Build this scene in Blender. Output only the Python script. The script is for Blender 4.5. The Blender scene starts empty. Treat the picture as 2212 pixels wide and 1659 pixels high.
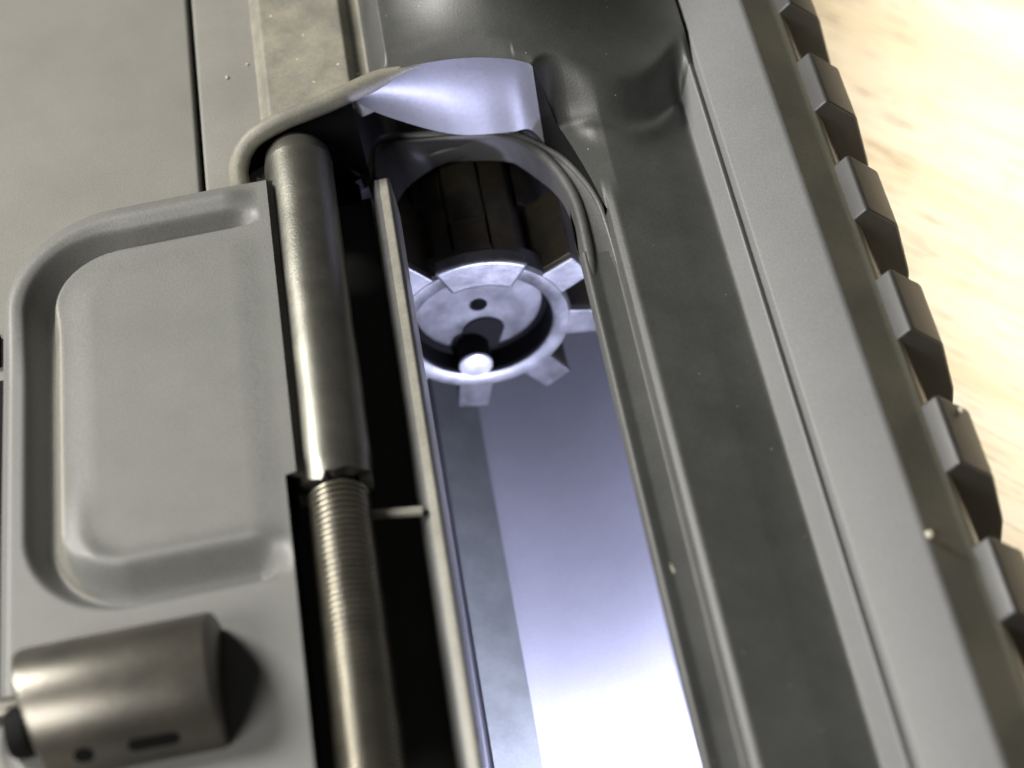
import bpy, bmesh, math, random
from mathutils import Vector, Matrix, noise
random.seed(3)
S = 0.001            # all shape numbers below are millimetres
sc = bpy.context.scene
col = sc.collection
R = math.radians

# ------------------------------------------------------------------ camera
cd = bpy.data.cameras.new('camera'); cam = bpy.data.objects.new('camera', cd); col.objects.link(cam)
f = 4476.0
a = Vector((-1030, 5230, -f)).normalized()              # receiver axis as the camera sees it
n = (Vector((0, 0, 1)) - a.z * a).normalized()
x = a.cross(n)
Rm = Matrix((x, a, n)).transposed()                      # world -> camera
Rc = Rm.transposed()                                     # camera -> world
loc = Rc @ Vector((0, 0, 1)) * 116 * S
cam.matrix_world = Matrix.Translation(loc) @ Rc.to_4x4()
cd.sensor_width = 36; cd.lens = 36 * f / 2212
cd.clip_start = 0.005; cd.clip_end = 5
cd.dof.use_dof = True; cd.dof.focus_distance = 0.125; cd.dof.aperture_fstop = 37
sc.camera = cam

# ------------------------------------------------------------------ world, lamps, exposure
w = bpy.data.worlds.new('World'); sc.world = w; w.use_nodes = True
bg = w.node_tree.nodes['Background']; bg.inputs[0].default_value = (1.0, 0.97, 0.91, 1); bg.inputs[1].default_value = 0.055
sc.view_settings.view_transform = 'Standard'; sc.view_settings.look = 'None'
sc.view_settings.exposure = 0; sc.view_settings.gamma = 1

def lamp(name, kind, pos, target, power, size, color, **k):
    d = bpy.data.lights.new(name, kind); o = bpy.data.objects.new(name, d); col.objects.link(o)
    o.location = Vector(pos) * S
    o.rotation_euler = (Vector(target) - Vector(pos)).to_track_quat('-Z', 'Y').to_euler()
    d.energy = power; d.color = color
    if kind == 'AREA': d.shape = 'DISK'; d.size = size * S
    else: d.shadow_soft_size = size * S
    for q, v in k.items(): setattr(d, q, v)
    return o
lamp('left_lamp', 'AREA', (-205, 125, 205), (0, 5, 0), 1.65, 110, (1.0, 0.975, 0.915))
lamp('left_lamp', 'AREA', (-175, -140, 195), (0, 0, 0), .85, 130, (1.0, 0.98, 0.94))  # unseen front-left light, standing for a camera flash
lamp('table_spot', 'SPOT', (150, 60, 290), (124, 32, -32), 8.6, 14, (1.0, 0.95, 0.87), spot_size=R(34), spot_blend=.12)  # added spot, cone kept to the table so the receiver stays unlit
lamp('torch_light', 'SPOT', (3.1, -18.0, -22.9), (2, 3, -20), 0.135, 1.2, (0.65, 0.68, 1.0), spot_size=R(150), spot_blend=1.0)

# ------------------------------------------------------------------ materials
def mat(name, base, rough=0.5, metal=0.0, var=0.12, vscale=0.25, warm=None, bump=0.25, grain=6.0, spec=0.5, speck=0.0):
    m = bpy.data.materials.new(name); m.use_nodes = True; nt = m.node_tree; N = nt.nodes; L = nt.links
    b = N['Principled BSDF']; tc = N.new('ShaderNodeTexCoord')
    mp = N.new('ShaderNodeMapping'); mp.inputs['Scale'].default_value = (1000,) * 3     # back to mm
    L.new(tc.outputs['Object'], mp.inputs[0])
    n1 = N.new('ShaderNodeTexNoise'); n1.inputs['Scale'].default_value = vscale; n1.inputs['Detail'].default_value = 6; n1.inputs['Roughness'].default_value = .65
    n2 = N.new('ShaderNodeTexNoise'); n2.inputs['Scale'].default_value = grain; n2.inputs['Detail'].default_value = 3
    L.new(mp.outputs[0], n1.inputs['Vector']); L.new(mp.outputs[0], n2.inputs['Vector'])
    r = N.new('ShaderNodeValToRGB'); e = r.color_ramp.elements
    lo = [c * (1 - var) for c in base]; hi = [c * (1 + var) for c in base]
    if warm: hi = list(warm)
    e[0].position = .34; e[0].color = (*lo, 1); e[1].position = .68; e[1].color = (*hi, 1)
    L.new(n1.outputs['Fac'], r.inputs[0])
    g = N.new('ShaderNodeMix'); g.data_type = 'RGBA'; g.blend_type = 'MULTIPLY'; g.inputs[0].default_value = .35 if (metal > .3 or name.startswith(('hood', 'bore'))) else .8
    gr = N.new('ShaderNodeValToRGB'); gr.color_ramp.elements[0].position = .3; gr.color_ramp.elements[0].color = (.72, .72, .72, 1); gr.color_ramp.elements[1].position = .7
    L.new(n2.outputs['Fac'], gr.inputs[0]); L.new(r.outputs[0], g.inputs[6]); L.new(gr.outputs[0], g.inputs[7])
    out = g.outputs[2]
    if speck:                                            # tiny pale dust grains lying on the finish
        v = N.new('ShaderNodeTexVoronoi'); v.inputs['Scale'].default_value = .8
        L.new(mp.outputs[0], v.inputs['Vector'])
        lt = N.new('ShaderNodeMath'); lt.operation = 'LESS_THAN'; lt.inputs[1].default_value = speck; L.new(v.outputs['Distance'], lt.inputs[0])
        mx = N.new('ShaderNodeMix'); mx.data_type = 'RGBA'; mx.inputs[7].default_value = (.6, .56, .46, 1)
        L.new(lt.outputs[0], mx.inputs[0]); L.new(out, mx.inputs[6]); out = mx.outputs[2]
    L.new(out, b.inputs['Base Color'])
    rr = N.new('ShaderNodeMapRange'); rr.inputs['To Min'].default_value = rough - .07; rr.inputs['To Max'].default_value = rough + .09
    L.new(n1.outputs['Fac'], rr.inputs[0]); L.new(rr.outputs[0], b.inputs['Roughness'])
    b.inputs['Metallic'].default_value = metal; b.inputs['Specular IOR Level'].default_value = spec
    bp = N.new('ShaderNodeBump'); bp.inputs['Strength'].default_value = bump; bp.inputs['Distance'].default_value = .00004
    L.new(n2.outputs['Fac'], bp.inputs['Height']); L.new(bp.outputs[0], b.inputs['Normal'])
    return m

M = {
 'lower':  mat('lower_anodised', (.19, .184, .163), .55, var=.07, vscale=.12, grain=9, bump=.35),
 'upper':  mat('upper_anodised', (.062, .063, .06), .46, var=.16, vscale=.18, grain=8, bump=.3, speck=.025),
 'strip':  mat('dusty_strip', (.17, .163, .137), .55, var=.1, vscale=.4, warm=(.25, .235, .18), grain=7, bump=.35, speck=.06),
 'deflector': mat('deflector_anodised', (.05, .05, .047), .45, var=.14, vscale=.25, grain=8, speck=.03),
 'band':   mat('rail_side_anodised', (.16, .162, .162), .5, var=.06, vscale=.1, grain=9, bump=.3),
 'olive':  mat('rail_neck_finish', (.15, .143, .11), .55, var=.14, vscale=.2, grain=7),
 'tooth':  mat('rail_tooth_finish', (.04, .039, .038), .42, var=.1, vscale=.3, grain=8),
 'cover':  mat('cover_phosphate', (.155, .155, .146), .5, var=.05, vscale=.2, grain=8, bump=.3),
 'coverlit': mat('cover_lit_edge', (.20, .192, .165), .45, var=.08, vscale=.5, grain=7),
 'tube':   mat('hinge_tube_finish', (.23, .225, .195), .34, metal=.9, var=.16, vscale=.3, grain=6),
 'spring': mat('spring_steel', (.27, .25, .20), .3, metal=.9, var=.15, vscale=.5, grain=5, bump=.1),
 'rodsteel': mat('hinge_rod_steel', (.06, .06, .065), .35, metal=.3, var=.2),
 'rim':    mat('pale_port_rim', (.22, .21, .175), .42, var=.14, vscale=.4, grain=6),
 'arch':   mat('port_arch_finish', (.10, .10, .097), .4, metal=.2, var=.12, vscale=.4, grain=6),
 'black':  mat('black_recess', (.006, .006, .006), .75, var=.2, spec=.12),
 'hood':   mat('hood_inside', (.21, .21, .225), .43, metal=.35, var=.08, vscale=.2, grain=4, bump=.12),
 'bore':   mat('bore_anodised', (.34, .34, .36), .4, metal=.0, var=.05, vscale=.15, grain=7, bump=.12),
 'groove': mat('bore_groove_shade', (.15, .16, .145), .5, var=.15, vscale=.4, grain=5),  # darker colour stands in for less light reaching this step
 'carrier': mat('carrier_phosphate', (.13, .125, .115), .42, metal=.4, var=.12, vscale=.5, grain=6),
 'bolt':   mat('bolt_steel', (.19, .19, .19), .38, metal=.8, var=.3, vscale=.6, grain=4, bump=.3),
 'boltshade': mat('bolt_shaded_steel', (.06, .058, .05), .34, metal=.5, var=.25, vscale=.5, warm=(.10, .078, .045), grain=4),  # bolt steel darkened to paint the shade inside the port
 'pin':    mat('bright_pin', (.75, .75, .76), .3, metal=.6, var=.15, vscale=1.5, grain=5),
 'latch':  mat('latch_housing_steel', (.15, .144, .128), .34, metal=.8, var=.18, vscale=.3, warm=(.165, .15, .125), grain=5),
 'lint':   mat('lint', (.5, .47, .38), .8, var=.1),
}

# ------------------------------------------------------------------ helpers
class G:                                                  # collects geometry in mm, world coordinates
    def __init__(s): s.v = []; s.f = []
    def add(s, v, fc):
        o = len(s.v); s.v += [tuple(p) for p in v]; s.f += [tuple(i + o for i in q) for q in fc]; return s
ROOT = {}
def link(name, g, m, parent=None, smooth=35, bevel=0, seg=2):
    me = bpy.data.meshes.new(name)
    base = Vector(ROOT[parent.name]) if parent else Vector((0, 0, 0))
    me.from_pydata([((Vector(p) - base) * S) for p in g.v], [], g.f); me.update()
    bm = bmesh.new(); bm.from_mesh(me); bmesh.ops.remove_doubles(bm, verts=bm.verts, dist=1e-7)
    bmesh.ops.recalc_face_normals(bm, faces=bm.faces)
    bm.to_mesh(me); bm.free()
    for p in me.polygons: p.use_smooth = True
    me.set_sharp_from_angle(angle=R(smooth))
    o = bpy.data.objects.new(name, me); col.objects.link(o)
    me.materials.append(m if isinstance(m, bpy.types.Material) else M[m])
    if parent: o.parent = parent; ROOT[o.name] = ROOT[parent.name]
    else: ROOT[o.name] = (0, 0, 0)
    if bevel:
        b = o.modifiers.new('bevel', 'BEVEL'); b.width = bevel * S; b.segments = seg; b.limit_method = 'ANGLE'; b.angle_limit = R(40)
        b.harden_normals = True
    return o
def thing(name, label, cat, at, group=None):
    o = bpy.data.objects.new(name, None); col.objects.link(o); o.location = Vector(at) * S; ROOT[o.name] = at
    o.empty_display_size = .01; o['label'] = label; o['category'] = cat
    if group: o['group'] = group
    return o
def rounded(pts, rad, seg=5, closed=False):
    """round the corners of a 2-D polyline; rad one number or a list"""
    out = []; N = len(pts)
    for i, p in enumerate(pts):
        r = rad[i] if isinstance(rad, (list, tuple)) else rad
        if (not closed and i in (0, N - 1)) or r <= 0: out.append(tuple(p)); continue
        p = Vector(p); u = (Vector(pts[i - 1]) - p); v = (Vector(pts[(i + 1) % N]) - p)
        r = min(r, u.length * .49, v.length * .49); A = p + u.normalized() * r; B = p + v.normalized() * r
        for k in range(seg + 1):
            t = k / seg; out.append(tuple((1 - t) ** 2 * A + 2 * t * (1 - t) * p + t * t * B))
    return out
def sweep(g, prof, y0, y1, closed=False, caps=False, step=None):
    """prismatic extrusion of an XZ profile along Y"""
    ys = [y0, y1] if not step else [y0 + (y1 - y0) * k / step for k in range(step + 1)]
    n_ = len(prof); v = [(p[0], y, p[1]) for y in ys for p in prof]; fc = []
    for j in range(len(ys) - 1):
        for i in range(n_ if closed else n_ - 1):
            k = (i + 1) % n_; fc.append((j * n_ + i, j * n_ + k, (j + 1) * n_ + k, (j + 1) * n_ + i))
    if caps: fc.append(tuple(range(n_))[::-1]); fc.append(tuple((len(ys) - 1) * n_ + i for i in range(n_)))
    return g.add(v, fc)
def box(g, x0, x1, y0, y1, z0, z1):
    return sweep(g, [(x0, z0), (x1, z0), (x1, z1), (x0, z1)], y0, y1, True, True)
def lathe(g, prof, c, axis='Y', seg=64, a0=0, a1=360, close=False):
    """prof = (radius, position along axis); c = centre in the other two coordinates"""
    full = abs(a1 - a0) >= 360; m_ = seg if full else seg + 1; v = []; fc = []; n_ = len(prof)
    for i in range(m_):
        t = R(a0 + (a1 - a0) * i / seg)
        for r, y in prof:
            p, q = r * math.cos(t), r * math.sin(t)
            if axis == 'Y': v.append((c[0] + p, y, c[1] + q))
            elif axis == 'X': v.append((y, c[0] + p, c[1] + q))
            else: v.append((c[0] + p, c[1] + q, y))
    for i in range(seg):
        j = (i + 1) % m_
        for k in range(n_ if close else n_ - 1):
            l = (k + 1) % n_; fc.append((i * n_ + k, i * n_ + l, j * n_ + l, j * n_ + k))
    return g.add(v, fc)
def tube(g, path, r, seg=10, caps=True, rz=None):
    path = [Vector(p) for p in path]; N_ = len(path); v = []; fc = []; up = Vector((0, 0, 1))
    for i, p in enumerate(path):
        t = (path[min(i + 1, N_ - 1)] - path[max(i - 1, 0)]).normalized()
        s_ = t.cross(up);  s_ = s_.normalized() if s_.length > 1e-4 else Vector((1, 0, 0))
        q = s_.cross(t); rr = r[i] if isinstance(r, (list, tuple)) else r
        for k in range(seg):
            a_ = 2 * math.pi * k / seg; v.append(p + s_ * rr * math.cos(a_) + q * (rz or rr) * math.sin(a_))
    for i in range(N_ - 1):
        for k in range(seg):
            l = (k + 1) % seg; fc.append((i * seg + k, i * seg + l, (i + 1) * seg + l, (i + 1) * seg + k))
    if caps: fc.append(tuple(range(seg))); fc.append(tuple((N_ - 1) * seg + k for k in range(seg)))
    return g.add(v, fc)
def interp(pts, m_):
    """Catmull-Rom through pts, m_ steps per span"""
    P = [Vector(p) for p in pts]; P = [2 * P[0] - P[1]] + P + [2 * P[-1] - P[-2]]; out = []
    for i in range(1, len(P) - 2):
        for k in range(m_):
            t = k / m_; p0, p1, p2, p3 = P[i - 1:i + 3]
            out.append(.5 * ((2 * p1) + (p2 - p0) * t + (2 * p0 - 5 * p1 + 4 * p2 - p3) * t * t + (3 * p1 - p0 - 3 * p2 + p3) * t ** 3))
    return out + [P[-2]]
def sst(e0, e1, v):
    t = max(0, min(1, (v - e0) / (e1 - e0))); return t * t * (3 - 2 * t)
def lerp(a_, b_, t): return a_ + (b_ - a_) * t
def grid(g, nx, ny, fn):
    v = [fn(i / nx, j / ny) for j in range(ny + 1) for i in range(nx + 1)]
    fc = [(j * (nx + 1) + i, j * (nx + 1) + i + 1, (j + 1) * (nx + 1) + i + 1, (j + 1) * (nx + 1) + i) for j in range(ny) for i in range(nx)]
    return g.add(v, fc)

Y0, Y1 = -62.0, 75.0
# ------------------------------------------------------------------ table
def wood():
    m = bpy.data.materials.new('pale_wood'); m.use_nodes = True; nt = m.node_tree; N = nt.nodes; L = nt.links
    b = N['Principled BSDF']; tc = N.new('ShaderNodeTexCoord')
    mp = N.new('ShaderNodeMapping'); mp.inputs['Scale'].default_value = (1000,) * 3; mp.inputs['Rotation'].default_value = (0, 0, R(50))
    L.new(tc.outputs['Object'], mp.inputs[0])
    st = N.new('ShaderNodeMapping'); st.inputs['Scale'].default_value = (.045, 1.0, 1); L.new(mp.outputs[0], st.inputs[0])
    def ns(scale, det, src, ro=.6):
        q = N.new('ShaderNodeTexNoise'); q.inputs['Scale'].default_value = scale; q.inputs['Detail'].default_value = det; q.inputs['Roughness'].default_value = ro
        L.new(src.outputs[0], q.inputs['Vector']); return q
    big = ns(.22, 5, st); fine = ns(3.0, 8, st, .75); patch = ns(.05, 3, mp)
    r1 = N.new('ShaderNodeValToRGB'); e = r1.color_ramp.elements; e[0].position = .30; e[0].color = (.80, .64, .40, 1); e[1].position = .56; e[1].color = (.90, .80, .62, 1)
    L.new(big.outputs['Fac'], r1.inputs[0])
    r2 = N.new('ShaderNodeValToRGB'); e = r2.color_ramp.elements; e[0].position = .38; e[0].color = (.24, .12, .045, 1); e[1].position = .47; e[1].color = (1, 1, 1, 1)
    L.new(fine.outputs['Fac'], r2.inputs[0])
    r3 = N.new('ShaderNodeValToRGB'); e = r3.color_ramp.elements; e[0].position = .36; e[0].color = (.15, .15, .15, 1); e[1].position = .55; e[1].color = (1, 1, 1, 1)
    L.new(patch.outputs['Fac'], r3.inputs[0])
    mx = N.new('ShaderNodeMix'); mx.data_type = 'RGBA'; mx.blend_type = 'MULTIPLY'
    L.new(r3.outputs[0], mx.inputs[0]); L.new(r1.outputs[0], mx.inputs[6]); L.new(r2.outputs[0], mx.inputs[7])
    L.new(mx.outputs[2], b.inputs['Base Color']); b.inputs['Roughness'].default_value = .45
    return m
tb = thing('wooden_table', 'pale varnished wooden table top with fine slanting grain under the receiver', 'table', (0, 0, -32))
g = G(); box(g, -260, 260, -220, 300, -52, -32)
link('table_top', g, wood(), tb, bevel=2)

# ------------------------------------------------------------------ the receiver
rf = thing('rifle_receiver', 'dark grey metal rifle receiver lying on its side with the ejection port cover open', 'rifle', (0, 0, -32))

# lower receiver: body left of the seam
g = G()
prof = rounded([(-70, -30), (-70, 0), (-16.72, 0), (-16.72, -3.5)], [0, 3, .25, 0], 5)
sweep(g, prof, Y0, Y1, step=2)
link('lower_receiver', g, 'lower', rf)
g = G(); box(g, -16.72, -16.38, Y0, Y1, -4, -2.2); link('seam_gap', g, 'black', rf)

# upper receiver, side by side along X in the port zone
PORT_L, PORT_R = -5.0, 6.75
g = G()   # low shelf between seam and hinge, and deep channel under the hinge, up to the left wall of the port
prof = rounded([(-16.38, -3.5), (-16.38, 0), (-12.9, 0), (-12.9, -4.6), (-6.6, -4.6)], [0, .25, .4, .6, 0], 4)
sweep(g, prof, Y0, 21.5)
link('upper_receiver', g, 'upper', rf)
g = G()   # left rim of the port
prof = rounded([(-6.6, -4.6), (-6.4, -1.9), (-5.95, -.3), (-5.15, 0), (-4.95, -.4), (-4.8, -2.6), (-5.2, -5.5)], [0, .4, .3, .12, .3, .3, 0], 4)
sweep(g, prof, Y0, 17.3, caps=False)
tip = [(p[0], 17.3, p[1]) for p in prof]; t2 = [(lerp(p[0], -5.6, .15), 19.0, min(p[1], -.5) - .25) for p in prof]; t3 = [(lerp(p[0], -5.7, .3), 20.4, min(p[1], -2.0) - .3) for p in prof]
k = len(prof); g.add(tip + t2 + t3, [(j * k + i, j * k + i + 1, (j + 1) * k + i + 1, (j + 1) * k + i) for j in (0, 1) for i in range(k - 1)])
o_ = link('port_left_rim', g, 'rim', rf)
o_.data.materials.append(M['arch'])
for p_ in o_.data.polygons:
    if p_.center.x * 1000 < -5.62: p_.material_index = 1  # darker colour on the left slope, pale on the edge

def flat_z(x_): return -.02 - 1.98 * (x_ - 8.75) / 5.25
right = rounded([(9.5, -6), (6.6, -2.6), (5.3, -1.05), (5.7, -.6), (6.35, -.95), (7.45, -1.0), (7.65, -.1), (8.15, .12), (8.55, -.02), (11.5, -1.0), (14.0, -2.0), (14.95, -.35), (15.25, -.75), (15.5, -.2), (19.05, .85), (21.25, -.62), (21.75, -.8), (22.0, -1.5)],
                [0, .3, .15, .2, .12, .15, .15, .15, .25, .3, .3, .25, .08, .12, .22, .3, .3, 0], 4)
def prof_z(x_):
    c = [q for q in right if q[0] >= 6.7 and q[1] > -2.2]
    c = [q for i, q in enumerate(c) if i == 0 or q[0] > c[i - 1][0]]
    for p, q in zip(c, c[1:]):
        if p[0] <= x_ <= q[0]: return p[1] + (q[1] - p[1]) * (x_ - p[0]) / (q[0] - p[0])
    return c[0][1]
# split the profile so that each band keeps its own finish
def cut(p, xa, xb): return [q for q in p if xa - 1e-6 <= q[0] <= xb + 1e-6]
i_flat = next(i for i, q in enumerate(right) if q[0] > 14.05)
i_band = next(i for i, q in enumerate(right) if q[0] > 19.14)
g = G(); q_ = right[:i_flat + 1]
ye_ = [12.2 if p[0] > 7.4 and p[1] > -2 else 9.5 for p in q_]
g.add([(p[0], Y0, p[1]) for p in q_] + [(p[0], e_, p[1]) for p, e_ in zip(q_, ye_)], [(i, i + 1, len(q_) + i + 1, len(q_) + i) for i in range(len(q_) - 1)]); link('port_right_wall', g, 'upper', rf)
g = G(); sweep(g, right[i_flat:i_band + 1], Y0, Y1, step=3); link('rail_side', g, 'band', rf)
g = G(); sweep(g, right[i_band:], Y0, Y1, step=3); link('rail_neck', g, 'olive', rf)
g = G()   # rail body behind the slots
sweep(g, rounded([(22.0, -1.5), (23.1, -5.2), (23.3, -20), (19, -27.8), (-12, -28.6), (-40, -30)], [0, .4, .5, 1, 1, 0], 3), Y0, Y1)
link('rail_base', g, 'tooth', rf)
# rail teeth
tprof = rounded([(21.0, -2.9), (21.45, -.75), (22.35, .05), (24.2, -1.85), (25.0, -6.2), (25.1, -19.5), (22.5, -21.6), (20.9, -19.8)],
                [0, .15, .25, .25, .3, .3, .3, 0], 3, True)
tg = G(); sweep(tg, tprof, 0, 4.75, True, True)
t0 = link('rail_tooth', tg, 'tooth', rf, bevel=.16)
pitch = 9.53
for i, k in enumerate(range(-8, 6)):
    o = t0 if i == 0 else t0.copy()
    if i: col.objects.link(o); o.parent = rf
    o.location = Vector((0, 17.35 + (k) * pitch, 0)) * S

# ---- rear zone: hood lip, dusty strip, case deflector
lip_pts = [(-14.0, 18.6, .6), (-13.95, 19.9, 2.0), (-12.9, 20.9, 3.1), (-10.9, 21.4, 3.7), (-7.9, 22.0, 3.95), (-5.6, 22.8, 4.0), (-3.6, 23.35, 4.0), (-.5, 23.35, 4.0), (2.0, 22.9, 4.0),
           (4.0, 22.2, 3.8), (5.0, 21.6, 2.8), (5.75, 20.3, 1.1), (6.4, 18.0, .2), (7.05, 15.0, .0), (7.6, 12.2, -.15)]
LP = interp(lip_pts, 8)
def foot_y(x_): return sum(foot_raw(x_ + .25 * q) for q in range(-4, 5)) / 9
def foot_raw(x_):                                             # where the deflector bulge meets the flat side
    pts = [(3, 16), (4, 17.6), (5.0, 19.6), (5.8, 20.6), (6.6, 20.5), (7.4, 19.8), (9.4, 19.0), (11, 19.3), (12.4, 20.3), (13.6, 21.8), (14.8, 23.6), (16, 25)]
    for (xa, ya), (xb, yb) in zip(pts, pts[1:]):
        if xa <= x_ <= xb: return lerp(ya, yb, (x_ - xa) / (xb - xa))
    return pts[0][1] if x_ < 3 else pts[-1][1]
def rear_h(x_, y_):
    if x_ < -3.4:
        h = .05 + .85 * sst(-12.5, -11.7, x_) - 1.0 * sst(-6.5, -6.0, x_)
        return lerp(h, 4.3, sst(-5.35, -3.7, x_))
    top = 4.3
    d = lerp(top + 5.5 * sst(22.5, 34, y_) * sst(-3.2, 3.5, x_), .05, sst(2.2, 15.6, x_)) 
    dd = y_ - foot_y(x_)
    fl = prof_z(x_) - .012 * (x_ > 14.0) if x_ > 8.55 else -.02
    base = lerp(prof_z(min(x_, 14.0)) if x_ > 7.62 else prof_z(7.62), fl, sst(12.2, 15.0, y_)) if x_ <= 8.55 else fl
    k = sst(-.5, 2.6, dd) if x_ > 3.4 else 1
    h = lerp(base, d, k)
    if 6.6 < x_ < 14.1: h += (.40 * math.exp(-((dd + .9) / .8) ** 2) + .35 * sst(11.5, 14.0, x_) * math.exp(-((dd + 1.2) / 1.3) ** 2)) * sst(6.6, 8.2, x_) * (1 - sst(13.2, 14.1, x_))
    return h
front = {}
def front_at(x_):
    if x_ <= LP[0].x: return 18.4, .4
    for p, q in zip(LP, LP[1:]):
        if p.x <= x_ <= q.x and q.x > p.x + 1e-5:
            t = (x_ - p.x) / (q.x - p.x); return lerp(p.y, q.y, t), lerp(p.z, q.z, t)
    return 12.0, flat_z(x_)
def rear_patch(name, xa, xb, nx, m_, ny=110, y_far=Y1, y_near=None):
    g = G()
    def fn(u, v):
        x_ = lerp(xa, xb, u); yf, zf = front_at(x_)
        if x_ > 7.6: yf = 12.2
        if x_ > 5.4: zf = None
        s_ = v ** 1.8 * (y_far - yf); y_ = yf + s_; h = rear_h(x_, y_)
        if zf is not None:
            wdt = 1.6 if x_ < 4 else 1.0
            h = lerp(lerp(zf, h, sst(3.0, 5.4, x_)), h, sst(0, wdt, s_))
        return (x_, y_, h)
    grid(g, nx, ny, fn); return link(name, g, m_, rf, smooth=60)
g = G(); sweep(g, rounded([(-16.39, -3.5), (-16.39, .012), (-13.9, 0.02)], [0, .25, 0], 4), 8.0, Y1); 
grid(g, 6, 20, lambda u, v: (lerp(-13.9, -12.5, u), lerp(18.4, Y1, v), .02))
link('upper_shelf', g, 'lower', rf)
rear_patch('dusty_strip', -12.5, -5.2, 70, 'strip')
rear_patch('case_deflector', -5.2, 15.22, 250, 'upper', 150)
# lip bead
LQ = [p for p in LP if p.x < -1.5]
g = G(); N_ = len(LQ)
rad = [lerp(.62, .12, sst(-5.2, -1.6, p.x)) for p in LQ]
tube(g, [p + Vector((0, .1, -.1 - r_ * .6)) for p, r_ in zip(LQ, rad)], rad, 14); link('hood_lip', g, 'strip', rf, smooth=80)
# scoop cut to the lit patch's outline; black sheets below stand in for shade
arc = [(-6.6, 23.0, 3.1), (-5.6, 23.0, 1.7), (-4.6, 23.0, .75), (-2.8, 23.0, -.6), (-1.4, 23.0, -1.5), (0, 23.0, -2.15), (1.8, 22.9, -2.45), (3.2, 22.6, -2.35), (4.3, 22.4, -2.3), (5.2, 21.4, -3.2), (5.9, 19.6, -3.2), (6.6, 17.5, -3.2), (7.15, 14.8, -3.2), (7.55, 12.2, -3.2)]
AR = interp(arc, 8)
def lip_under(x_):
    y_, z_ = front_at(x_)
    z_ = lerp(z_, rear_h(x_, y_), sst(3.0, 5.4, x_))
    return Vector((x_, y_ + .02, z_ - .02))
g = G(); rows = 10; ncol = len(AR)
v = []
for j in range(rows + 1):
    for q in AR:
        p = lip_under(min(q.x, 7.44)); t = j / rows
        if q.x > 5: p = Vector((p.x, min(p.y, q.y), p.z))
        r_ = p.lerp(q, t); r_.y += .55 * math.sin(math.pi * t) * (1 - sst(4, 5.4, q.x)); v.append(r_)
fc = [(j * ncol + i, j * ncol + i + 1, (j + 1) * ncol + i + 1, (j + 1) * ncol + i) for j in range(rows) for i in range(ncol - 1)]
ic = next(i for i, q in enumerate(AR) if q.x > 4.9)
g.add(v, [q for k_, q in enumerate(fc) if k_ % (ncol - 1) < ic]); link('hood_lit_patch', g, 'hood', rf, smooth=70)
g = G(); g.add(v, [q for k_, q in enumerate(fc) if k_ % (ncol - 1) >= ic]); link('port_corner', g, 'black', rf, smooth=70)  # side wall painted black for the shade in the corner
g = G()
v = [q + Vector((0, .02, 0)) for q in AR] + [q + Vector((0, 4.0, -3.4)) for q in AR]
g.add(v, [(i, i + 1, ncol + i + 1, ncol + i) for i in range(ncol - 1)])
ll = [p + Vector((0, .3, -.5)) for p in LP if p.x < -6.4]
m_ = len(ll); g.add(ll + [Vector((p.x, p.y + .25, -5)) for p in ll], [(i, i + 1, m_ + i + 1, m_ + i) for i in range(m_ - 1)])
link('hood_shade', g, 'black', rf)

# ---- rounded arch that closes the port round the bolt, two raised beads on it
I_ = interp([(5.75, 5.5, -.85), (6.0, 10.3, -.9), (6.0, 14.1, -1.2), (5.5, 17.6, -2.0), (4.5, 21.3, -3.2), (3.1, 24.0, -4.2), (1.2, 25.3, -4.6), (-2.7, 26.2, -4.8), (-5.5, 26.4, -4.8), (-6.0, 22.7, -3.6), (-5.6, 19.6, -1.6)], 6)
H_ = interp([(5.45, 5.5, -1.2), (5.4, 10.7, -2.3), (5.6, 13.9, -3.4), (5.3, 18.2, -4.9), (4.2, 22.1, -6.4), (2.6, 25.5, -7.5), (.8, 26.9, -7.9), (-1.5, 26.7, -7.7), (-4.1, 24.2, -6.8), (-5.2, 21.0, -5.4), (-5.0, 18.6, -3.4)], 6)
O_ = interp([(7.45, 5.5, -1.05), (7.45, 11.0, -.9), (7.15, 14.3, -1.0), (6.2, 18.1, -1.9), (5.2, 20.9, -2.9), (3.1, 24.3, -3.9), (.6, 25.6, -4.2), (-2.8, 26.6, -4.5), (-5.6, 26.9, -4.6), (-6.6, 23, -4.0), (-6.3, 19.6, -2.4)], 6)
g = G(); rows_ = []
rows_.append([p + Vector((.0, .3, -3.2)) for p in O_]); rows_.append([p.lerp(q, .0) for p, q in zip(O_, I_)])
rows_.append([p.lerp(q, .35) + Vector((0, 0, -.12)) for p, q in zip(O_, I_)]); rows_.append([p.lerp(q, .75) + Vector((0, 0, -.10)) for p, q in zip(O_, I_)]); rows_.append(list(I_))
for t_ in (.2, .45, .75, 1.0): rows_.append([p.lerp(q, t_) + Vector((0, -.25 * math.sin(math.pi * t_), .15 * math.sin(math.pi * t_))) for p, q in zip(I_, H_)])
rows_.append([p + Vector((0, 2.5, -.3)) for p in H_])
nr = len(I_); g.add([p for r_ in rows_ for p in r_], [(j * nr + i, j * nr + i + 1, (j + 1) * nr + i + 1, (j + 1) * nr + i) for j in range(len(rows_) - 1) for i in range(nr - 1)])
link('port_arch', g, 'arch', rf, smooth=50)
g = G(); e_ = len(I_) - 16; tube(g, [p + Vector((0, 0, -.08)) for p in I_[:e_]], [.34 * (1 - .5 * sst(.55, 1, i / e_)) * min(1, .25 + i / 6) for i in range(e_)], 8); link('arch_bead', g, 'arch', rf, smooth=80)
g = G(); box(g, -13.6, -7.2, 21.3, 36, -5.2, -4.5); link('cavity_blocker', g, 'black', rf)  # added black box covering torch light that leaks into the cavity
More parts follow.
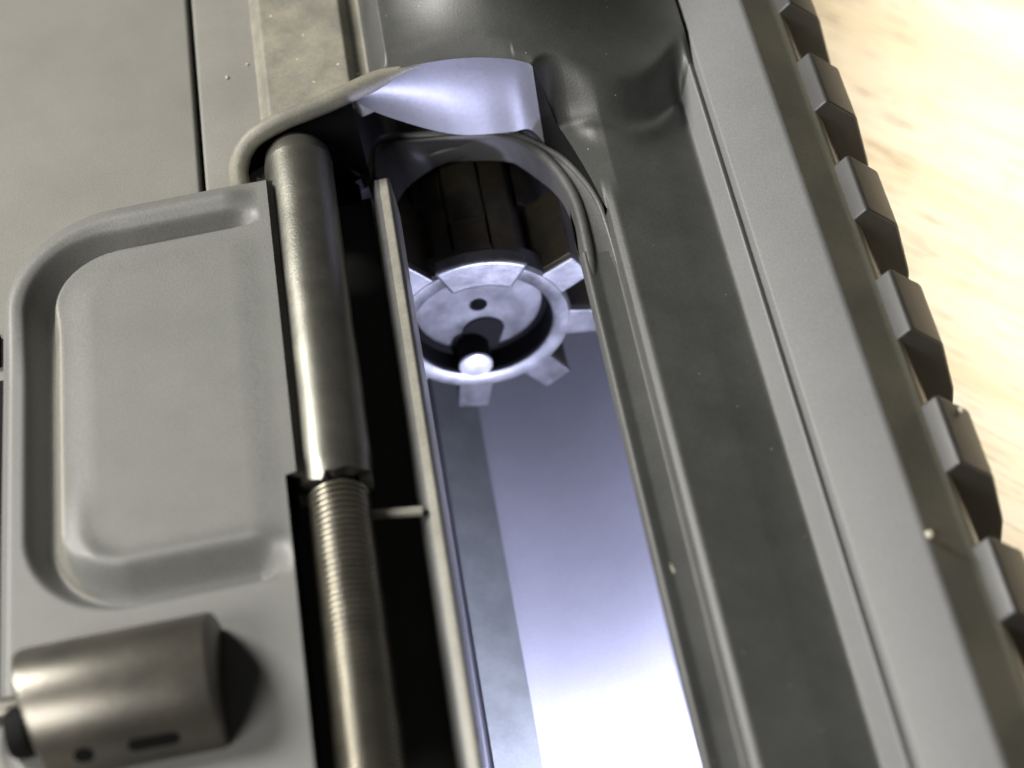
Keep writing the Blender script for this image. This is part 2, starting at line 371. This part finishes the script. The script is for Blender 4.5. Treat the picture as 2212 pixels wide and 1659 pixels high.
g = G(); e_ = 40; tube(g, [p + Vector((0, 0, -.05)) for p in O_[2:e_]], [.22 * min(1, .2 + k_ / 6) for k_ in range(e_ - 2)], 8); link('arch_bead', g, 'arch', rf, smooth=80)

# ---- inside: bore wall, groove
BC = (-.6, -14.5)
g = G(); lathe(g, [(12.8, Y0), (12.8, 22), (12.8, 45), (12.8, 62)], BC, seg=96, a0=134, a1=413); link('bore_wall', g, 'bore', rf, smooth=60)
g = G()
a_l = math.degrees(math.acos((-5.75 - BC[0]) / 12.55)); a_r = math.degrees(math.acos((-2.75 - BC[0]) / 12.55))
lathe(g, [(12.8, Y0), (12.5, Y0), (12.5, 40), (12.8, 40)], BC, seg=12, a0=-a_l, a1=-a_r); link('bore_groove', g, 'groove', rf)
g = G(); lathe(g, [(12.8, 27.2), (.5, 27.2)], BC, seg=8); 
# ---- port cover hanging open over the lower receiver
GX, GYt, GYb, GR = -25.75, 14.05, -11.0, 4.6                # groove centre line: a U lying on its side
def ugroove(x_, y_):
    """signed distance from the rounded U outline (positive = inside, on the raised panel)"""
    cyy = (GYt + GYb) / 2; hy = (GYt - GYb) / 2
    px = GX + GR - x_; py = abs(y_ - cyy) - (hy - GR)
    if px > 0 and py > 0: return GR - math.hypot(px, py)
    return min(x_ - GX, hy - abs(y_ - cyy))
OX, OYt, OYb, OR_ = -28.4, 17.6, -24.5, 7.0
def outd(x_, y_):
    cyy = (OYt + OYb) / 2; hy = (OYt - OYb) / 2; px = OX + OR_ - x_; py = abs(y_ - cyy) - (hy - OR_)
    if px > 0 and py > 0: return OR_ - math.hypot(px, py)
    return min(x_ - OX, hy - abs(y_ - cyy))
def cover_h(x_, y_):
    d = ugroove(x_, y_); e = outd(x_, y_)
    fade = 1 - sst(-14.8, -12.7, x_)
    up = y_ > (GYt + GYb) / 2
    wo = lerp(1.3, 1.0, sst(7, 13, y_) * sst(-26.5, -21, x_))                    # broad slope on the outside, along the top
    wi = lerp(lerp(.95, .6, sst(7, 12, y_)), 1.7, (1 - sst(-9.5, -4, y_)) * sst(-25.2, -22.0, x_))
    if d < 0: gz = 1 - sst(0.05, wo, -d)
    else: gz = 1 - sst(0.05, wi, d)
    h = 3.0 - 1.6 * gz * fade + .12 * sst(1.0, 3.0, d) * fade
    h += .55 * math.exp(-((d + 1.75) / .85) ** 2) * fade * sst(4, 12, y_)
    h += .4 * math.exp(-((d - 1.5) / .75) ** 2) * fade * (1 - sst(-9, -3, y_)) * sst(-25.0, -23.0, x_)
    h -= .9 * (1 - sst(0, .9, e)) ** 2
    return h
g = G(); NX, NY = 150, 380
ys_t, ys_b = OYt, OYb
def cov(u, v):
    y_ = lerp(ys_b, ys_t, v); cyy = (OYt + OYb) / 2; hy = (OYt - OYb) / 2
    py = abs(y_ - cyy) - (hy - OR_); xl = OX if py <= 0 else OX + OR_ - math.sqrt(max(0, OR_ ** 2 - py * py))
    x_ = lerp(xl, -12.15 if y_ > -5.6 else -12.75, u)
    return (x_, y_, cover_h(x_, y_))
grid(g, NX, NY, cov)
# turned-down edge
rim_ = [cov(0, j / NY) for j in range(NY + 1)] + [cov(i / NX, 1) for i in range(NX + 1)]
m_ = len(rim_); g.add(rim_ + [(p[0], p[1], .7) for p in rim_], [(i, i + 1, m_ + i + 1, m_ + i) for i in range(m_ - 1)])
bot = [cov(i / NX, 0) for i in range(NX + 1)]; m_ = len(bot); g.add(bot + [(p[0], p[1], .7) for p in bot], [(i, i + 1, m_ + i + 1, m_ + i) for i in range(m_ - 1)])
pc = link('port_cover', g, 'cover', rf, smooth=60)
pc.data.materials.append(M['coverlit'])                      # light on the raised panel's left edge, painted as a paler finish
for p_ in pc.data.polygons:
    c_ = p_.center * 1000; x_, y_ = c_.x, c_.y
    d_ = ugroove(x_, y_)
    if .1 < d_ < .1 + 1.0 * sst(-11, -6, y_) * (1 - sst(8, 13, y_)) and x_ < -22.0 and y_ < 13 and c_.z + ROOT[rf.name][2] > 1.2: p_.material_index = 1
# latch housing on the cover
LC = (-18.0, 3.3); LR = 3.55
g = G()
lathe(g, [(0, -26.6), (LR - .5, -26.6), (LR - .1, -26.45), (LR, -26.1), (LR, -17.0), (LR - .06, -16.8), (LR - .2, -16.7), (0, -16.7)], LC, 'X', 64)
g.v = [(p[0] + (.2 * max(0, LC[0] + 1.5 - p[1]) if p[0] < -25 else 0), p[1], p[2]) for p in g.v]
lh = link('latch_housing', g, 'latch', pc, smooth=40)
g = G()
lathe(g, [(0, -31.2), (.5, -31.2), (.68, -30.9), (.68, -26.5)], (LC[0] + .4, LC[1] + .6), 'X', 24); g.v = [(p[0] * 1.0, p[1], p[2]) for p in g.v]; link('latch_plunger', g, 'latch', pc)
g = G(); lathe(g, [(0, -27.3), (1.15, -27.3), (1.3, -27.0), (1.3, -26.3)], (LC[0] - .9, LC[1] + .5), 'X', 24); link('plunger_socket', g, 'black', pc)
def on_latch(x_, deg, r_): return (x_, LC[0] + r_ * math.cos(R(deg)), LC[1] + r_ * math.sin(R(deg)))
g = G()   # round hole and slot, their shade laid on as black patches
for x0, x1, ang, hw in ((-23.9, -23.0, 160, 7), (-21.3, -18.8, 160, 6)):
    c_ = []
    for k in range(24):
        t = 2 * math.pi * k / 24; ex = (x0 + x1) / 2 + math.copysign(max(0, (x1 - x0) / 2 - .35), math.cos(t)) + .38 * math.cos(t); c_.append(on_latch(ex, ang + hw * math.sin(t), LR + .02))
    c_.append(on_latch((x0 + x1) / 2, ang, LR + .02)); g.add(c_, [(k, (k + 1) % 24, 24) for k in range(24)])
link('latch_slot', g, 'black', pc)

# ---- hinge tube, rod and torsion spring
HC = (-10.35, .9); HR = 2.12
g = G()
segs = 48; prof = [(0.9, 21.2), (1.7, 21.1), (HR - .1, 20.5), (HR, 19.6)]
lathe(g, prof, HC, seg=segs)
v = []; rings = 30
for i in range(segs):
    t = 2 * math.pi * i / segs; rag = .55 * math.sin(3 * t + .6) + .3 * math.sin(7 * t) + (.9 if math.cos(t) < -.55 else 0)
    ye = -5.6 - .7 * (math.cos(t) < -.2) + .35 * rag
    for j in range(rings + 1):
        y_ = lerp(19.6, ye, j / rings); rr = HR + .05 * noise.noise(Vector((y_ * .25, math.cos(t), math.sin(t))))
        if j >= rings - 1: rr -= .08
        v.append((HC[0] + rr * math.cos(t), y_, HC[1] + rr * math.sin(t)))
    v.append((HC[0] + 1.3 * math.cos(t), ye, HC[1] + 1.3 * math.sin(t)))
k = rings + 2
g.add(v, [(i * k + j, i * k + j + 1, ((i + 1) % segs) * k + j + 1, ((i + 1) % segs) * k + j) for i in range(segs) for j in range(k - 1)])
# flange where the sheet of the cover rolls round the tube
sweep(g, rounded([(-12.7, 2.96), (-12.3, 2.6), (-11.7, 2.35)], [0, .25, 0], 4), -5.6, 17.4)
link('hinge_tube', g, 'tube', rf, smooth=55)
g = G(); lathe(g, [(0, 20), (1.05, 20), (1.05, Y0)], HC, seg=24); link('hinge_rod', g, 'rodsteel', rf)
g = G(); turns = 128; per = 14; pts = []
for i in range(turns * per + 1):
    t = 2 * math.pi * i / per; jit = .012 * math.sin(i * .05)
    pts.append((HC[0] + (1.62 + jit) * math.cos(t), -6.3 - .385 * i / per, HC[1] + (1.62 + jit) * math.sin(t)))
tube(g, pts, .14, 6); link('torsion_spring', g, 'spring', rf, smooth=80)
g = G(); tube(g, [(-9.6, -6.9, -.1), (-6.0, -7.45, -.1)], .3, 10); link('spring_leg', g, 'rim', rf)
# small slotted magazine catch at the left edge
g = G(); box(g, -33.0, -28.55, -14, 7.6, .0, .25); link('magazine_catch', g, 'black', rf, bevel=.1)
g = G(); box(g, -33.0, -29.2, 8.7, 11.2, .0, .5); link('catch_fence', g, 'black', rf, bevel=.15)

# ------------------------------------------------------------------ bolt and carrier: a thing of its own inside the receiver
bl = thing('bolt_carrier', 'steel rifle bolt with lugs sticking out of its round carrier inside the port', 'rifle bolt', (-1.2, 24, -22))
HCn = (.15, -14.6)
g = G(); HRr = 6.75
# front face of the carrier: outer circle of its own centre, hole, chamfers
seg = 96; rings = []
def ring(c_, r_, y_, keep=None): return [(c_[0] + r_ * math.cos(2 * math.pi * i / seg), y_, c_[1] + r_ * math.sin(2 * math.pi * i / seg)) for i in range(seg)]
OC = (-.55, -16.5)
seq = [ring(OC, 11.2, 60), ring(OC, 11.2, 27.2), ring(OC, 10.95, 26.6), ring(OC, 10.5, 26.45), ring(OC, 10.3, 26.15), ring(HCn, 7.55, 26.1), ring(HCn, 7.35, 26.3), ring(HCn, 6.95, 26.9), ring(HCn, HRr, 27.3), ring(HCn, HRr, 60)]
v = [p for r_ in seq for p in r_]
g.add(v, [(j * seg + i, j * seg + (i + 1) % seg, (j + 1) * seg + (i + 1) % seg, (j + 1) * seg + i) for j in range(len(seq) - 1) for i in range(seg)])
link('carrier_body', g, 'carrier', bl, smooth=50)
bx, bz, by = -1.2, -14.5, 17.5
# bolt head: ring, cup, floor with the firing pin hole
g = G()
lathe(g, [(5.1, 40), (5.1, 19.6), (6.0, 19.4), (6.05, 17.75), (5.85, 17.5), (4.95, 17.5), (4.8, 17.6), (4.8, 19.6), (.62, 19.6), (.58, 19.75), (.56, 21.5), (0, 21.5)], (bx, bz), seg=96)
bh = link('bolt_head', g, 'bolt', bl, smooth=40)
g = G(); lathe(g, [(4.79, 17.72), (4.7, 17.8), (4.68, 19.2), (4.3, 19.55)], (bx, bz), seg=96); link('cup_wall', g, 'black', bl)  # black colour stands in for shade on the unlit cup wall
def radial_block(deg, r0, r1, wdt, y0, y1, taper=0.0, g=None):
    c_, s_ = math.cos(R(deg)), math.sin(R(deg)); g = g or G(); v = []
    for y_ in (y0, y1):
        for r_, hw in ((r0, wdt / 2), (r1, wdt / 2 - taper)):
            for sgn in (-1, 1): v.append((bx + r_ * c_ - sgn * hw * s_, y_, bz + r_ * s_ + sgn * hw * c_))
    return g.add(v, [(0, 1, 3, 2), (4, 6, 7, 5), (0, 4, 5, 1), (2, 3, 7, 6), (0, 2, 6, 4), (1, 5, 7, 3)])
for deg in (-102, -57, -12, 29, 127, 168, 213):
    wd = 2.4
    link('bolt_lug', radial_block(deg, 5.3, 8.2, wd, 17.55, 18.1, .1), 'bolt', bl, bevel=.12)
    link('lug_flank', radial_block(deg, 5.2, 8.12, wd - .12, 18.1, 24.3, .1), 'boltshade', bl, bevel=.15)
# extractor: long claw along the top of the bolt
g = G()
def arcprof(r_in, r_out, a0, a1, k_=10):
    return [(bx + r_out * math.cos(R(lerp(a0, a1, i / k_))), bz + r_out * math.sin(R(lerp(a0, a1, i / k_)))) for i in range(k_ + 1)] + \
           [(bx + r_in * math.cos(R(lerp(a1, a0, i / k_))), bz + r_in * math.sin(R(lerp(a1, a0, i / k_)))) for i in range(k_ + 1)]
sweep(g, arcprof(4.0, 6.5, 54, 112), 17.35, 18.6, True, True)
link('extractor_claw', g, 'bolt', bl, bevel=.3, seg=3)
g = G(); sweep(g, arcprof(4.0, 6.45, 76, 97), 18.55, 40, True, True); sweep(g, arcprof(4.0, 6.2, 57, 74), 18.55, 40, True, True); sweep(g, arcprof(4.0, 6.2, 99, 110), 18.55, 40, True, True); sweep(g, arcprof(4.0, 6.52, 80, 93), 21.2, 21.55, True, True); link('extractor_shoulder', g, 'boltshade', bl, bevel=.2)
g = G(); sweep(g, arcprof(4.0, 6.0, 70, 104), 21.8, 40, True, True); link('extractor_body', g, 'boltshade', bl, bevel=.15)
for a0, a1, r_ in ((50, 66, 5.7), (108, 122, 5.7), (30, 48, 5.9), (126, 150, 5.5), (154, 180, 5.6), (2, 26, 5.6)):
    g = G(); sweep(g, arcprof(4.0, r_, a0, a1), 24.0 if not 40 < a0 < 110 else 19.5, 40, True, True); link('bolt_body_rib', g, 'boltshade', bl, bevel=.15)
# floor of the cup and ejector
ex, ez = bx + 4.0 * math.cos(R(-104)), bz + 4.0 * math.sin(R(-104))
g = G(); lathe(g, [(1.15, 17.75), (1.15, 20)], (ex, ez), seg=32); link('ejector_shank', g, 'black', bl)  # shade on the shank painted black, only the tip stays bright
g = G(); lathe(g, [(0, 17.45), (.85, 17.45), (1.12, 17.6), (1.17, 17.75)], (ex, ez), seg=32); link('ejector_pin', g, 'pin', bl)
g = G(); 
sweep(g, [(bx + 1.45 * math.cos(R(q)) + 0, bz - 2.6 + 1.3 * math.sin(R(q))) for q in range(0, 181, 12)] + [(bx - 1.75, bz - 4.4), (bx + .65, bz - 4.6)], 19.45, 19.62, True, True); link('ejector_shade', g, 'black', bl)  # black plate on the cup floor stands in for shade by the ejector

# ------------------------------------------------------------------ lint and crumbs
def fleck(px, label, r_, zs=.6, sd=0, sy=1.1):
    bm = bmesh.new(); bmesh.ops.create_icosphere(bm, subdivisions=2, radius=1)
    g = G(); rnd = random.Random(sd)
    vs = [(px[0] + v.co.x * r_ * (1 + .35 * noise.noise(v.co * 1.7 + Vector((sd, 0, 0)))), px[1] + v.co.y * r_ * (sy + .35 * noise.noise(v.co * 2.1 + Vector((0, sd, 0)))), px[2] + v.co.z * r_ * zs) for v in bm.verts]
    g.add(vs, [[v.index for v in f_.verts] for f_ in bm.faces]); bm.free()
    o = link('dust_crumb', g, 'lint', None, smooth=80); o['label'] = label; o['category'] = 'dust crumb'; o['group'] = 'crumbs of dust on the metal'
    return o
fleck((19.3, -15.9, .95), 'round cream crumb on the edge between pale band and rail neck', .24, sd=1)
fleck((6.1, -13.6, -.95), 'long cream crumb on the right rim of the port', .3, sd=2, zs=.2, sy=2.4)
fleck((23.6, -7.1, -1.0), 'small brown-cream crumb on the corner of a rail tooth', .2, sd=3)
fleck((9.6, 21.6, 1.0), 'pale crumb at the foot of the dark deflector bulge', .22, sd=4)
fleck((-14.4, 30.3, .1), 'tiny white crumb nearer the seam on the upper shelf', .11, sd=5)
fleck((-13.0, 31.2, .1), 'tiny white crumb nearer the dusty strip on the upper shelf', .09, sd=6)
